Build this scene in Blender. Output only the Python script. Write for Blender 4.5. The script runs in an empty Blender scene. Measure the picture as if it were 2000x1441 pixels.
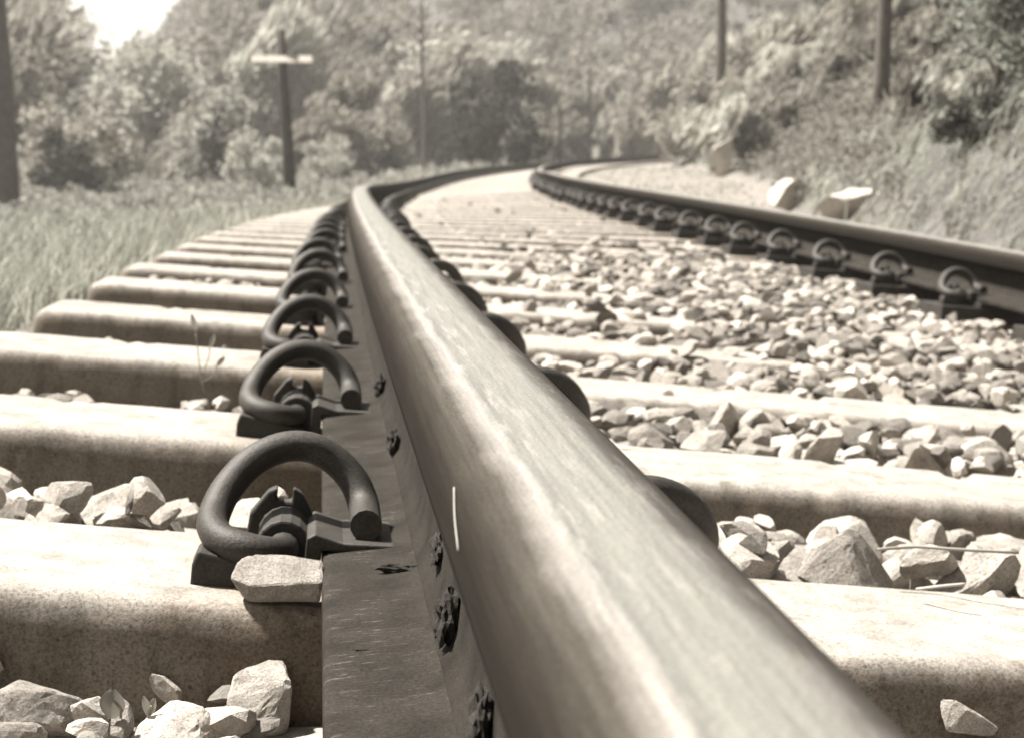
import bpy, bmesh, math, random
import numpy as np
from mathutils import Vector, Matrix, noise as mnoise

random.seed(7)
rng = np.random.default_rng(7)
SC = bpy.context.scene
COL = SC.collection
PI = math.pi

# ------------------------------------------------------------------ camera, sky, sun, exposure
F_PX = 3583.1            # focal length in pixels of a 2000 px wide frame
CAM_Z = 0.11434          # metres above the head of the near rail
PITCH, YAW = 0.122147, 0.109319
cam_d = bpy.data.cameras.new("camera")
cam = bpy.data.objects.new("camera", cam_d)
COL.objects.link(cam)
cam.location = (0, 0, CAM_Z)
cam.rotation_euler = (PI / 2 - PITCH, 0, -YAW)
cam_d.sensor_width = 36.0
cam_d.lens = F_PX / 2000 * 36.0
cam_d.clip_start = 0.02
cam_d.clip_end = 2000
cam_d.dof.use_dof = True
cam_d.dof.focus_distance = 0.94
cam_d.dof.aperture_fstop = 19.0
cam_d.dof.aperture_blades = 7
SC.camera = cam

SUN_EL, SUN_AZ = 61.0, -62.0    # azimuth to the right of the track's heading
world = bpy.data.worlds.new("World")
SC.world = world
world.use_nodes = True
nt = world.node_tree
nt.nodes.clear()
sky = nt.nodes.new("ShaderNodeTexSky")
sky.sky_type = 'NISHITA'
sky.sun_disc = False
sky.sun_elevation = math.radians(SUN_EL)
sky.sun_rotation = math.radians(SUN_AZ)
sky.air_density = 0.8
sky.dust_density = 0.6
hsv = nt.nodes.new("ShaderNodeHueSaturation")
hsv.inputs['Saturation'].default_value = 0.05
tint = nt.nodes.new("ShaderNodeMix")
tint.data_type = 'RGBA'
tint.blend_type = 'MULTIPLY'
tint.inputs['Factor'].default_value = 1.0
tint.inputs['B'].default_value = (1.0, 0.95, 0.865, 1)
bg = nt.nodes.new("ShaderNodeBackground")
bg.inputs['Strength'].default_value = 0.05
wo = nt.nodes.new("ShaderNodeOutputWorld")
nt.links.new(sky.outputs['Color'], hsv.inputs['Color'])
nt.links.new(hsv.outputs['Color'], tint.inputs['A'])
nt.links.new(tint.outputs['Result'], bg.inputs['Color'])
nt.links.new(bg.outputs['Background'], wo.inputs['Surface'])

sd = bpy.data.lights.new("sun", 'SUN')
sd.energy = 5.0
sd.angle = math.radians(3.0)
sd.color = (1.0, 0.965, 0.915)
sun = bpy.data.objects.new("sun", sd)
COL.objects.link(sun)
el, az = math.radians(SUN_EL), math.radians(SUN_AZ)
to_sun = Vector((math.sin(az) * math.cos(el), math.cos(az) * math.cos(el), math.sin(el)))
sun.rotation_euler = to_sun.to_track_quat('Z', 'Y').to_euler()

vs = SC.view_settings
vs.view_transform = 'Standard'
vs.look = 'None'
vs.gamma = 1.0
vs.use_curve_mapping = False
vs.exposure = 1.84

# ------------------------------------------------------------------ the line of the track
LAT, CANT, K0, K1, G, S0, SW, OVER, TW, VZ = (0.087692, 0.116513, 0.0037952, 0.00013056, 1.5, 1.079437,
                                              0.199894, 0.520794, 0.0103233, -0.0010678)
KL, VL = 30.0, 25.0
STEP = 0.05
_s = np.arange(-8, 140, STEP)
_m = np.clip(_s, -8, KL)
_th = K0 * _s + K1 * (np.where(_s > 0, _m, 0) ** 2 / 2 + np.where(_s > KL, KL * (_s - KL), 0))
_i0 = int(round(8 / STEP))
_x = np.cumsum(np.sin(_th)) * STEP
_y = np.cumsum(np.cos(_th)) * STEP
_x -= _x[_i0]
_y -= _y[_i0]
_sc = np.clip(_s, 0, VL)
_z = VZ * 300 * (1 - np.cos(PI * _sc / VL)) / 2
_c = CANT - TW * np.clip(_s, 0, 18)
BT = -0.17               # sleeper top below the rail head


def line(s):
    return (np.interp(s, _s, _x) + LAT, np.interp(s, _s, _y), np.interp(s, _s, _z), np.interp(s, _s, _th), np.interp(s, _s, _c))


def tk(s, a, b):
    """track coordinates (along, across to the right of the near rail, above its head) to the world; arrays welcome"""
    x, y, z, th, c = line(s)
    L = a * np.cos(c) + b * np.sin(c)
    return x + np.cos(th) * L, y - np.sin(th) * L, z + b * np.cos(c) - a * np.sin(c)


def frame(s, a=0.0, b=0.0):
    x, y, z, th, c = [float(v) for v in line(s)]
    gr = float(np.interp(s + .1, _s, _z) - np.interp(s - .1, _s, _z)) / .2
    t = Vector((math.sin(th), math.cos(th), gr)).normalized()
    n = Vector((math.cos(th) * math.cos(c), -math.sin(th) * math.cos(c), -math.sin(c)))
    n = (n - t * n.dot(t)).normalized()
    u = n.cross(t)
    p = Vector([float(v) for v in tk(s, a, b)])
    m = Matrix((n, t, u)).transposed().to_4x4()
    m.translation = p
    return m


def at(px, py, D):
    """world point on the sight line of photo pixel (px, py) at D metres ahead: only used to measure where things stand"""
    X = (px - 1000) / F_PX
    Z = -(py - 720.5) / F_PX
    d = Vector((X, math.cos(PITCH) + Z * math.sin(PITCH), -math.sin(PITCH) + Z * math.cos(PITCH)))
    d = Vector((d.x * math.cos(YAW) + d.y * math.sin(YAW), -d.x * math.sin(YAW) + d.y * math.cos(YAW), d.z))
    d *= D / math.hypot(d.x, d.y)
    return Vector((0, 0, CAM_Z)) + d


def to_sa(x, y):
    i = np.argmin((_x + LAT - x) ** 2 + (_y - y) ** 2)
    return float(_s[i]), float((x - _x[i] - LAT) * math.cos(_th[i]) - (y - _y[i]) * math.sin(_th[i]))


# ------------------------------------------------------------------ helpers
def tag(o, label=None, cat=None, group=None, kind=None):
    if label: o['label'] = label
    if cat: o['category'] = cat
    if group: o['group'] = group
    if kind: o['kind'] = kind
    return o


def link(name, me, parent=None, mat=None):
    o = bpy.data.objects.new(name, me)
    COL.objects.link(o)
    if parent: o.parent = parent
    if mat and me and not me.materials: me.materials.append(mat)
    return o


def mesh_np(name, verts, faces, smooth=False, uvs=None):
    """verts (n,3) and faces an (m,k) array (one size) or a list"""
    me = bpy.data.meshes.new(name)
    if isinstance(faces, np.ndarray):
        n, k = faces.shape
        me.vertices.add(len(verts))
        me.vertices.foreach_set('co', np.asarray(verts, np.float32).ravel())
        me.loops.add(n * k)
        me.loops.foreach_set('vertex_index', faces.astype(np.int32).ravel())
        me.polygons.add(n)
        me.polygons.foreach_set('loop_start', np.arange(0, n * k, k, dtype=np.int32))
        me.update(calc_edges=True)
    else:
        me.from_pydata([tuple(v) for v in verts], [], faces)
    if uvs is not None:
        uv = me.uv_layers.new(name='UVMap')
        idx = np.zeros(len(me.loops), np.int32)
        me.loops.foreach_get('vertex_index', idx)
        uv.data.foreach_set('uv', np.asarray(uvs, np.float32)[idx].ravel())
    me.polygons.foreach_set('use_smooth', np.full(len(me.polygons), smooth))
    me.validate()
    me.update()
    return me


def from_bm(name, bm, smooth=False):
    me = bpy.data.meshes.new(name)
    bm.normal_update()
    bm.to_mesh(me)
    bm.free()
    me.polygons.foreach_set('use_smooth', np.full(len(me.polygons), smooth))
    return me


def tube(points, radii, sides=10, cap=True):
    pts = [Vector(p) for p in points]
    V, Fc = [], []
    ref = None
    for i, p in enumerate(pts):
        t = (pts[min(i + 1, len(pts) - 1)] - pts[max(i - 1, 0)]).normalized()
        if ref is None:
            ref = t.orthogonal().normalized()
        ref = (ref - t * ref.dot(t)).normalized()
        b = t.cross(ref)
        r = radii[i] if hasattr(radii, '__len__') else radii
        for k in range(sides):
            q = 2 * PI * k / sides
            V.append(p + (ref * math.cos(q) + b * math.sin(q)) * r)
    for i in range(len(pts) - 1):
        for k in range(sides):
            k2 = (k + 1) % sides
            Fc.append((i * sides + k, i * sides + k2, (i + 1) * sides + k2, (i + 1) * sides + k))
    if cap:
        Fc.append(tuple(range(sides))[::-1])
        Fc.append(tuple((len(pts) - 1) * sides + k for k in range(sides)))
    return V, Fc


def spline(ctrl, n=8):
    c = [Vector(p) for p in ctrl]
    c = [c[0] * 2 - c[1]] + c + [c[-1] * 2 - c[-2]]
    out = []
    for i in range(1, len(c) - 2):
        for j in range(n):
            t = j / n
            p0, p1, p2, p3 = c[i - 1:i + 3]
            out.append(.5 * ((2 * p1) + (p2 - p0) * t + (2 * p0 - 5 * p1 + 4 * p2 - p3) * t * t + (3 * p1 - p0 - 3 * p2 + p3) * t ** 3))
    out.append(c[-2])
    return out


class MB:
    def __init__(self):
        self.v, self.f = [], []

    def add(self, V, Fc):
        o = len(self.v)
        self.v += [Vector(p) for p in V]
        self.f += [tuple(i + o for i in f) for f in Fc]
        return self

    def tube(self, pts, r, sides=10):
        return self.add(*tube(pts, r, sides))

    def box(self, lo, hi):
        x0, y0, z0 = lo
        x1, y1, z1 = hi
        return self.add([(x0, y0, z0), (x1, y0, z0), (x1, y1, z0), (x0, y1, z0), (x0, y0, z1), (x1, y0, z1), (x1, y1, z1), (x0, y1, z1)],
                        [(3, 2, 1, 0), (4, 5, 6, 7), (0, 1, 5, 4), (1, 2, 6, 5), (2, 3, 7, 6), (3, 0, 4, 7)])

    def prism(self, prof, y0, y1, plane='xz'):
        n = len(prof)
        V = [(p[0], y0, p[1]) for p in prof] + [(p[0], y1, p[1]) for p in prof]
        Fc = [tuple(range(n)), tuple(range(n, 2 * n))[::-1]] + [((i + 1) % n, i, i + n, (i + 1) % n + n) for i in range(n)]
        return self.add(V, Fc)

    def mesh(self, name, smooth=False, bevel=0):
        me = bpy.data.meshes.new(name)
        me.from_pydata(self.v, [], self.f)
        bm = bmesh.new()
        bm.from_mesh(me)
        bmesh.ops.recalc_face_normals(bm, faces=bm.faces)
        if bevel:
            bmesh.ops.bevel(bm, geom=[e for e in bm.edges if e.is_manifold and e.calc_face_angle(0) > .5], offset=bevel, segments=2, affect='EDGES', profile=.5, clamp_overlap=True)
        bm.to_mesh(me)
        bm.free()
        me.polygons.foreach_set('use_smooth', np.full(len(me.polygons), smooth))
        return me


# ------------------------------------------------------------------ materials
def warm(v, w=1.0):
    """a toned grey: the whole place is in sepia"""
    v *= .55
    return (v * (1 + .10 * w), v, v * (1 - .125 * w), 1)


def mat(name, rough=.8, metal=0.0, spec=.3):
    m = bpy.data.materials.new(name)
    m.use_nodes = True
    n = m.node_tree
    p = n.nodes['Principled BSDF']
    p.inputs['Roughness'].default_value = rough
    p.inputs['Metallic'].default_value = metal
    p.inputs['Specular IOR Level'].default_value = spec
    return m, n, p


def nd(n, t, **kw):
    x = n.nodes.new(t)
    for k, v in kw.items():
        if k in x.inputs: x.inputs[k].default_value = v
        else: setattr(x, k, v)
    return x


def ramp(n, src, stops):
    r = n.nodes.new("ShaderNodeValToRGB")
    e = r.color_ramp.elements
    while len(e) < len(stops): e.new(.5)
    for q, (p, c) in zip(e, stops):
        q.position = p
        q.color = c if hasattr(c, '__len__') else (c, c, c, 1)
    n.links.new(src, r.inputs['Fac'])
    return r.outputs['Color']


def mixc(n, a, b, fac, mode='MULTIPLY'):
    x = n.nodes.new("ShaderNodeMix")
    x.data_type = 'RGBA'
    x.blend_type = mode
    for s, v in (('A', a), ('B', b)):
        if isinstance(v, bpy.types.NodeSocket): n.links.new(v, x.inputs[s])
        else: x.inputs[s].default_value = v
    if isinstance(fac, bpy.types.NodeSocket): n.links.new(fac, x.inputs['Factor'])
    else: x.inputs['Factor'].default_value = fac
    return x.outputs['Result']


def coords(n, kind='Object', scale=(1, 1, 1), jitter=True):
    tc = n.nodes.new("ShaderNodeTexCoord")
    mp = n.nodes.new("ShaderNodeMapping")
    mp.inputs['Scale'].default_value = scale
    n.links.new(tc.outputs[kind], mp.inputs['Vector'])
    if jitter:
        oi = n.nodes.new("ShaderNodeObjectInfo")
        mm = nd(n, "ShaderNodeMath", operation='MULTIPLY')
        mm.inputs[1].default_value = 37.0
        n.links.new(oi.outputs['Random'], mm.inputs[0])
        n.links.new(mm.outputs[0], mp.inputs['Location'])
    return mp.outputs['Vector']


def noise(n, vec, scale, detail=6, rough=.6):
    t = nd(n, "ShaderNodeTexNoise", Scale=scale, Detail=detail, Roughness=rough)
    n.links.new(vec, t.inputs['Vector'])
    return t.outputs['Fac']


def bump(n, p, h, strength, dist):
    b = nd(n, "ShaderNodeBump", Strength=strength, Distance=dist)
    n.links.new(h, b.inputs['Height'])
    n.links.new(b.outputs['Normal'], p.inputs['Normal'])
    return b


def speckle(n, vec, scale, lo, hi, e0=.12, e1=.3):
    v = nd(n, "ShaderNodeTexVoronoi", Scale=scale)
    n.links.new(vec, v.inputs['Vector'])
    return ramp(n, v.outputs['Distance'], [(e0, lo), (e1, hi)])


def mat_concrete():
    m, n, p = mat("concrete", .92, 0, .2)
    v = coords(n)
    big = ramp(n, noise(n, v, 7, 6, .6), [(.3, warm(.40)), (.5, warm(.47)), (.72, warm(.52))])
    fine = ramp(n, noise(n, v, 430, 4, .85), [(.34, .35), (.5, .95), (.64, 1.3)])
    pits = speckle(n, v, 70, .25, 1.0, .07, .12)
    patch = ramp(n, noise(n, v, 23, 4, .6), [(.6, 0.0), (.72, 1.0)])
    c = mixc(n, big, fine, .85)
    c = mixc(n, c, pits, .55)
    c = mixc(n, c, (.62, .58, .53, 1), patch)
    run = ramp(n, noise(n, coords(n, 'Object', (30, 30, 5)), 1.0, 6, .65), [(.36, .62), (.5, 1.0), (.66, 1.12)])
    c = mixc(n, c, run, .7)
    # rust washed off the fastenings on to the concrete beside each rail seat
    tcx = n.nodes.new("ShaderNodeTexCoord")
    spx = nd(n, "ShaderNodeSeparateXYZ")
    n.links.new(tcx.outputs['Object'], spx.inputs[0])
    ds = []
    for x0 in (0.0, G):
        q1 = nd(n, "ShaderNodeMath", operation='SUBTRACT')
        n.links.new(spx.outputs['X'], q1.inputs[0])
        q1.inputs[1].default_value = x0
        q2 = nd(n, "ShaderNodeMath", operation='ABSOLUTE')
        n.links.new(q1.outputs[0], q2.inputs[0])
        ds.append(q2.outputs[0])
    mn = nd(n, "ShaderNodeMath", operation='MINIMUM')
    n.links.new(ds[0], mn.inputs[0])
    n.links.new(ds[1], mn.inputs[1])
    wx = nd(n, "ShaderNodeMath", operation='MULTIPLY_ADD')
    n.links.new(noise(n, v, 30, 6, .7), wx.inputs[0])
    wx.inputs[1].default_value = .16
    n.links.new(mn.outputs[0], wx.inputs[2])
    c = mixc(n, c, mixc(n, c, (.68, .61, .54, 1), 1.0), ramp(n, wx.outputs[0], [(.18, .9), (.25, 0.0)]), 'MIX')
    # shade painted into the colour: flanks and ends darker than the top, edge mottled
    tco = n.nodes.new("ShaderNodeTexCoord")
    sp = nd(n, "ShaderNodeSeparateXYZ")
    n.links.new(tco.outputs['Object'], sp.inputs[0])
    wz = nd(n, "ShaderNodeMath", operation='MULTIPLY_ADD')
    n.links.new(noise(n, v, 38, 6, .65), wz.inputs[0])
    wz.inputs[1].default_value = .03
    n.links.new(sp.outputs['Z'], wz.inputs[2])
    flank_shade = ramp(n, wz.outputs[0], [(.0, 1.0), (.012, 0.0)])
    c = mixc(n, c, mixc(n, c, (.55, .515, .48, 1), 1.0), flank_shade, 'MIX')
    n.links.new(c, p.inputs['Base Color'])
    add = nd(n, "ShaderNodeMath", operation='ADD')
    n.links.new(fine, add.inputs[0])
    n.links.new(pits, add.inputs[1])
    bump(n, p, add.outputs[0], .35, .0008)
    return m


def mat_iron(name, v0, rough=.62, scale=1.0):
    m, n, p = mat(name, rough, .25, .4)
    v = coords(n)
    c = ramp(n, noise(n, v, 45 * scale, 6, .65), [(.3, warm(v0 * .6, 1.5)), (.55, warm(v0, 1.4)), (.75, warm(v0 * 1.6, 1.2))])
    f = ramp(n, noise(n, v, 520, 3, .8), [(.3, .4), (.5, 1.0), (.7, 1.7)])
    c = mixc(n, c, f, .8)
    n.links.new(c, p.inputs['Base Color'])
    bump(n, p, f, .3, .0006)
    return m


def mat_foot(scr=1.0):
    """rusty rail foot: grainy scale with pale scratches running across it"""
    m, n, p = mat("rusty_foot", .9, .0, .1)
    v = coords(n, 'UV', (1, 1, 1), False)
    v2 = coords(n, 'UV', (55, 340, 1), False)
    g = ramp(n, noise(n, v, 480, 4, .85), [(.34, .25), (.5, 1.0), (.66, 2.0)])
    c = ramp(n, noise(n, v, 28, 5, .6), [(.35, warm(.026, 1.6)), (.6, warm(.044, 1.5))])
    sc = ramp(n, noise(n, v2, 1.0, 5, .62), [(.59, 0.0), (.66, 1.0)])
    pa = ramp(n, noise(n, v, 14, 3, .5), [(.44, 0.0), (.58, .9 * scr)])
    k = mixc(n, sc, pa, 1.0)
    c = mixc(n, c, warm(.16), k, 'MIX')
    c = mixc(n, c, g, .75)
    n.links.new(c, p.inputs['Base Color'])
    bump(n, p, g, .5, .0008)
    return m


def mat_head():
    """rail head: a worn running band that is smooth and bright, brown rust down the sides; across = U, along = V"""
    m, n, p = mat("rail_head_steel", .45, .35, .5)
    tc = nd(n, "ShaderNodeUVMap")
    sep = nd(n, "ShaderNodeSeparateXYZ")
    n.links.new(tc.outputs['UV'], sep.inputs[0])
    v = coords(n, 'UV', (1, 1, 1), False)
    vs_ = coords(n, 'UV', (260, 5, 1), False)
    wob = nd(n, "ShaderNodeMath", operation='MULTIPLY_ADD')
    n.links.new(noise(n, coords(n, 'UV', (12, 14, 1), False), 1.0, 5, .6), wob.inputs[0])
    wob.inputs[1].default_value = .009
    n.links.new(sep.outputs['X'], wob.inputs[2])
    U = nd(n, "ShaderNodeMath", operation='ADD')
    n.links.new(wob.outputs[0], U.inputs[0])
    U.inputs[1].default_value = -.0045
    scl = nd(n, "ShaderNodeMath", operation='MULTIPLY_ADD')
    n.links.new(U.outputs[0], scl.inputs[0])
    scl.inputs[1].default_value = 8.0
    scl.inputs[2].default_value = .5
    x = scl.outputs[0]        # .5 = crown of the rail, .5 +- .288 = the head's sides
    ol = lambda v: (v * 1.02, v, v * .87, 1)
    base = ramp(n, x, [(.06, warm(.022, 1.6)), (.18, warm(.040, 1.6)), (.26, warm(.075, 1.4)), (.305, warm(.19, 1.0)), (.345, warm(.34, .8)), (.38, ol(.11)),  # palest stop paints the sky's gleam on the verge-side shoulder
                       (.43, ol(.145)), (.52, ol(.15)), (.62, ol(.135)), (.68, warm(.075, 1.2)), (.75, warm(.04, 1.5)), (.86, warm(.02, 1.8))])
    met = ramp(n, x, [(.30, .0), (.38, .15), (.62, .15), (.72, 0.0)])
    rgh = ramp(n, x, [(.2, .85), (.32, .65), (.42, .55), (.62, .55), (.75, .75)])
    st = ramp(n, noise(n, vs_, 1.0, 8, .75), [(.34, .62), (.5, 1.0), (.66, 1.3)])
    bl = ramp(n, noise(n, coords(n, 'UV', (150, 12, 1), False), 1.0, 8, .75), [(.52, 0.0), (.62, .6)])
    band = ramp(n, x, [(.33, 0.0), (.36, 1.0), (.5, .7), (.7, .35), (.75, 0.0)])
    gr = ramp(n, noise(n, v, 600, 3, .8), [(.34, .45), (.5, 1.0), (.66, 1.55)])
    c = mixc(n, base, st, .8)
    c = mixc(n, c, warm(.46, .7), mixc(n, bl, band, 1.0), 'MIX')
    c = mixc(n, c, gr, .7)
    n.links.new(c, p.inputs['Base Color'])
    n.links.new(ramp(n, x, [(.26, .04), (.36, .45), (.62, .45), (.72, .1)]), p.inputs['Specular IOR Level'])
    n.links.new(met, p.inputs['Metallic'])
    n.links.new(rgh, p.inputs['Roughness'])
    bump(n, p, gr, .22, .0006)
    return m


def mat_stone(name, lo, hi):
    m, n, p = mat(name, .9, 0, .25)
    v = coords(n)
    oi = nd(n, "ShaderNodeObjectInfo")
    c = ramp(n, noise(n, v, 1.6, 6, .6), [(.3, warm(lo)), (.55, warm((lo + hi) / 2)), (.75, warm(hi))])
    r = ramp(n, oi.outputs['Random'], [(0, .75), (.5, 1.0), (1, 1.3)])
    c = mixc(n, c, r, 1.0)
    f = ramp(n, noise(n, v, 16, 5, .85), [(.32, .25), (.5, 1.0), (.68, 1.5)])
    c = mixc(n, c, f, .75)
    c = mixc(n, c, speckle(n, v, 9, .3, 1.0, .16, .26), .5)
    n.links.new(c, p.inputs['Base Color'])
    bump(n, p, noise(n, v, 5, 8, .75), .8, .0035)
    return m


def mat_small_stones():
    m, n, p = mat("crushed_stone", .92, 0, .2)
    g = nd(n, "ShaderNodeNewGeometry")
    v = coords(n, 'Object', (1, 1, 1), False)
    c = ramp(n, g.outputs['Random Per Island'], [(0, warm(.15)), (.4, warm(.36)), (1, warm(.70))])
    f = ramp(n, noise(n, v, 240, 4, .75), [(.3, .55), (.5, 1.0), (.7, 1.25)])
    c = mixc(n, c, f, .8)
    n.links.new(c, p.inputs['Base Color'])
    bump(n, p, f, .5, .003)
    return m


def mat_noise(name, lo, hi, scale, fine=200, rough=.95, w=1.0, bd=.01):
    m, n, p = mat(name, rough, 0, .2)
    v = coords(n, 'Object', (1, 1, 1), False)
    c = ramp(n, noise(n, v, scale, 7, .65), [(.3, warm(lo, w)), (.7, warm(hi, w))])
    f = ramp(n, noise(n, v, fine, 4, .75), [(.3, .6), (.5, 1.0), (.7, 1.25)])
    c = mixc(n, c, f, .7)
    n.links.new(c, p.inputs['Base Color'])
    bump(n, p, f, .5, bd)
    return m


def mat_leaf(name, lo, hi, green=(1.06, 1.0, .86), trans=.5):
    m = bpy.data.materials.new(name)
    m.use_nodes = True
    n = m.node_tree
    n.nodes.clear()
    g = nd(n, "ShaderNodeNewGeometry")
    oi = nd(n, "ShaderNodeObjectInfo")
    mk = lambda v: (.55 * v * green[0], .55 * v * green[1], .55 * v * green[2], 1)
    c = ramp(n, g.outputs['Random Per Island'], [(0, mk(lo)), (.6, mk((lo + hi) / 2)), (1, mk(hi))])
    c = mixc(n, c, ramp(n, oi.outputs['Random'], [(0, .75), (1, 1.2)]), 1.0)
    d = nd(n, "ShaderNodeBsdfDiffuse")
    t = nd(n, "ShaderNodeBsdfTranslucent")
    x = nd(n, "ShaderNodeMixShader")
    x.inputs[0].default_value = trans
    o = nd(n, "ShaderNodeOutputMaterial")
    n.links.new(c, d.inputs['Color'])
    n.links.new(c, t.inputs['Color'])
    n.links.new(d.outputs[0], x.inputs[1])
    n.links.new(t.outputs[0], x.inputs[2])
    n.links.new(x.outputs[0], o.inputs['Surface'])
    return m


def mat_ground():
    """soil under the grass; pale stone dust on the bench beside the track (attribute 'pale' marks where that gravel lies)"""
    m, n, p = mat("soil", .97, 0, .1)
    v = coords(n, 'Object', (1, 1, 1), False)
    at_ = nd(n, "ShaderNodeAttribute", attribute_name="pale")
    c1 = ramp(n, noise(n, v, .9, 7, .65), [(.3, warm(.11, .5)), (.7, warm(.2, .5))])
    c2 = ramp(n, noise(n, v, 3.5, 7, .65), [(.3, warm(.28)), (.7, warm(.42))])
    c = mixc(n, c1, c2, at_.outputs['Fac'], 'MIX')
    f = ramp(n, noise(n, v, 70, 5, .75), [(.3, .6), (.5, 1.0), (.7, 1.25)])
    c = mixc(n, c, f, .7)
    n.links.new(c, p.inputs['Base Color'])
    bump(n, p, f, .6, .02)
    return m


M = dict(
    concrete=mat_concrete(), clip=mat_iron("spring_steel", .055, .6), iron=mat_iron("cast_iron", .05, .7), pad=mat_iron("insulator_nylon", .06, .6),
    foot=mat_foot(), web=mat_foot(0.0), head=mat_head(),
    stone=mat_stone("granite", .34, .66), pale_stone=mat_stone("pale_granite", .40, .74), crushed=mat_small_stones(),
    bed=mat_noise("ballast_dust", .42, .62, 9, 120), ground=mat_ground(), dirt=mat_noise("black_grime", .02, .07, 60, 400, 1.0, 1.2, .004),
    wood=mat_noise("weathered_wood", .07, .12, 9, 60), pale_wood=mat_noise("pale_board", .5, .7, 9, 60), bark=mat_noise("bark", .12, .22, 7, 50),
    leaf_mid=mat_leaf("leaf_mid", .30, .58), leaf_pale=mat_leaf("leaf_pale", .50, .80, (1.0, .98, .86)), leaf_dark=mat_leaf("leaf_dark", .055, .12),
    leaf_green=mat_leaf("leaf_green", .32, .58, (.98, 1.0, .86)), grass=mat_leaf("grass_blade", .34, .62, (1.0, 1.0, .86)),
    straw=mat_leaf("dry_straw", .55, .7, (1.0, .96, .86), .2), boulder=mat_noise("pale_boulder", .60, .88, 9, 60),
)

# ------------------------------------------------------------------ ground
def smooth(x, e0, e1):
    t = np.clip((x - e0) / (e1 - e0), 0, 1)
    return t * t * (3 - 2 * t)


BANK_S = np.array([-8, 8, 11, 14.5, 18.5, 24, 35, 42, 48, 140])
BANK_A = np.array([2.2, 2.3, 2.6, 3.1, 3.8, 4.3, 4.3, 3.2, 2.6, 2.4])


def wave(x, y, sc, seed=0):
    return (np.sin(x * sc + 1.3 * np.sin(y * sc * .7 + seed)) + np.sin(y * sc * 1.3 + 1.7 * np.sin(x * sc * .6 + seed * 2))) * .5


def ground_z(s, a):
    s = np.asarray(s, float)
    a = np.asarray(a, float)
    x, y, z, th, c = line(s)
    px, py, _ = tk(s, a, 0 * a)
    ac = np.clip(a, -.9, 2.4)
    base = z + (BT - .075) * np.cos(c) - ac * np.sin(c)
    left = -.33 * smooth(-a, .95, 4.2) + .03 * wave(px, py, 2.1, 1) * smooth(-a, 1.0, 2.5)
    ang = np.arctan2(px, np.maximum(py, .1))
    notch = 1 - .8 * np.exp(-((ang + .10) / .055) ** 2)
    hill = (np.maximum(-a - 9.5, 0) * .36) * notch
    hill = 13 * (1 - np.exp(-hill / 13))
    ab = np.interp(s, BANK_S, BANK_A)
    up = np.maximum(a - ab, 0)
    right = .80 * np.minimum(up, 5) + .45 * np.maximum(up - 5, 0)
    right = right * (1 + .12 * wave(px, py, 1.1, 3)) + .05 * wave(px, py, 2.7, 5) * smooth(up, 0, 1)
    right = 16 * (1 - np.exp(-right / 16))
    ridge = 13 * smooth(s, 78, 125) * (1 - .78 * np.exp(-((ang + .10) / .05) ** 2))
    return base + left + hill + right + ridge


def ground_at(x, y):
    s, a = to_sa(x, y)
    return float(ground_z(s, a))


def build_ground():
    ss = np.unique(np.concatenate([np.arange(-7.5, 20, .25), np.arange(20, 60, .6), np.arange(60, 139, 3.0)]))
    aa = np.unique(np.round(np.concatenate([-np.geomspace(1.6, 130, 60), np.arange(-1.6, 3.0, .15), np.arange(3.0, 9, .3), np.geomspace(9, 60, 30)]), 3))
    aa = aa[(aa < 58)]
    S, A = np.meshgrid(ss, aa, indexing='ij')
    Z = ground_z(S, A)
    X, Y, _ = tk(S, A, 0 * A)
    V = np.stack([X, Y, Z], -1).reshape(-1, 3)
    ni, nj = S.shape
    I = np.arange(ni * nj).reshape(ni, nj)
    Fc = np.stack([I[:-1, :-1], I[:-1, 1:], I[1:, 1:], I[1:, :-1]], -1).reshape(-1, 4)[:, ::-1]
    me = mesh_np("ground", V, Fc, True)
    ab = np.interp(S, BANK_S, BANK_A)
    pale = smooth(A, -.9, -.6) * (1 - smooth(A, ab - .2, ab + .3))
    at_ = me.attributes.new("pale", 'FLOAT', 'POINT')
    at_.data.foreach_set('value', pale.astype(np.float32).ravel())
    o = link("ground", me, None, M['ground'])
    tag(o, "soil verge, gravel bench and rising banks around the curving railway", None, None, 'structure')
    return o


build_ground()

# ballast bed: a rough sheet of packed stone dust just above the ground between and beside the sleepers
def build_bed():
    ss = np.concatenate([np.arange(.2, 8, .05), np.arange(8, 46, .2)])
    aa = np.arange(-.95, 2.6, .06)
    S, A = np.meshgrid(ss, aa, indexing='ij')
    n = np.array([[mnoise.noise((s * 9, a * 9, 0)) for a in aa] for s in ss])
    lvl = BT - .09 + .010 * n + .022 * (1 - smooth(S, S0 - .01, S0 + .05))
    lvl = lvl + .022 * smooth(A, .15, .5) * (1 - smooth(A, 1.25, 1.4))
    lvl = lvl - .06 * smooth(A, 2.0, 2.6) - .05 * smooth(-A, .6, .95)
    X, Y, Z = tk(S, A, lvl)
    ni, nj = S.shape
    I = np.arange(ni * nj).reshape(ni, nj)
    Fc = np.stack([I[:-1, :-1], I[1:, :-1], I[1:, 1:], I[:-1, 1:]], -1).reshape(-1, 4)[:, ::-1]
    me = mesh_np("ballast_bed", np.stack([X, Y, Z], -1).reshape(-1, 3), Fc, True)
    o = link("ballast_bed", me, None, M['bed'])
    tag(o, "bed of pale crushed stone ballast under and between the sleepers", None, None, 'structure')
    return o


BED = build_bed()


def bed_b(s, a):
    """level of the bed below the rail head (the sheet above, without its noise)"""
    f = lambda x, e0, e1: float(smooth(np.float64(x), e0, e1))
    return BT - .09 + .022 * (1 - f(s, S0 - .01, S0 + .05)) + .022 * f(a, .15, .5) * (1 - f(a, 1.25, 1.4)) - .06 * f(a, 2.0, 2.6) - .05 * f(-a, .6, .95)


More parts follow.
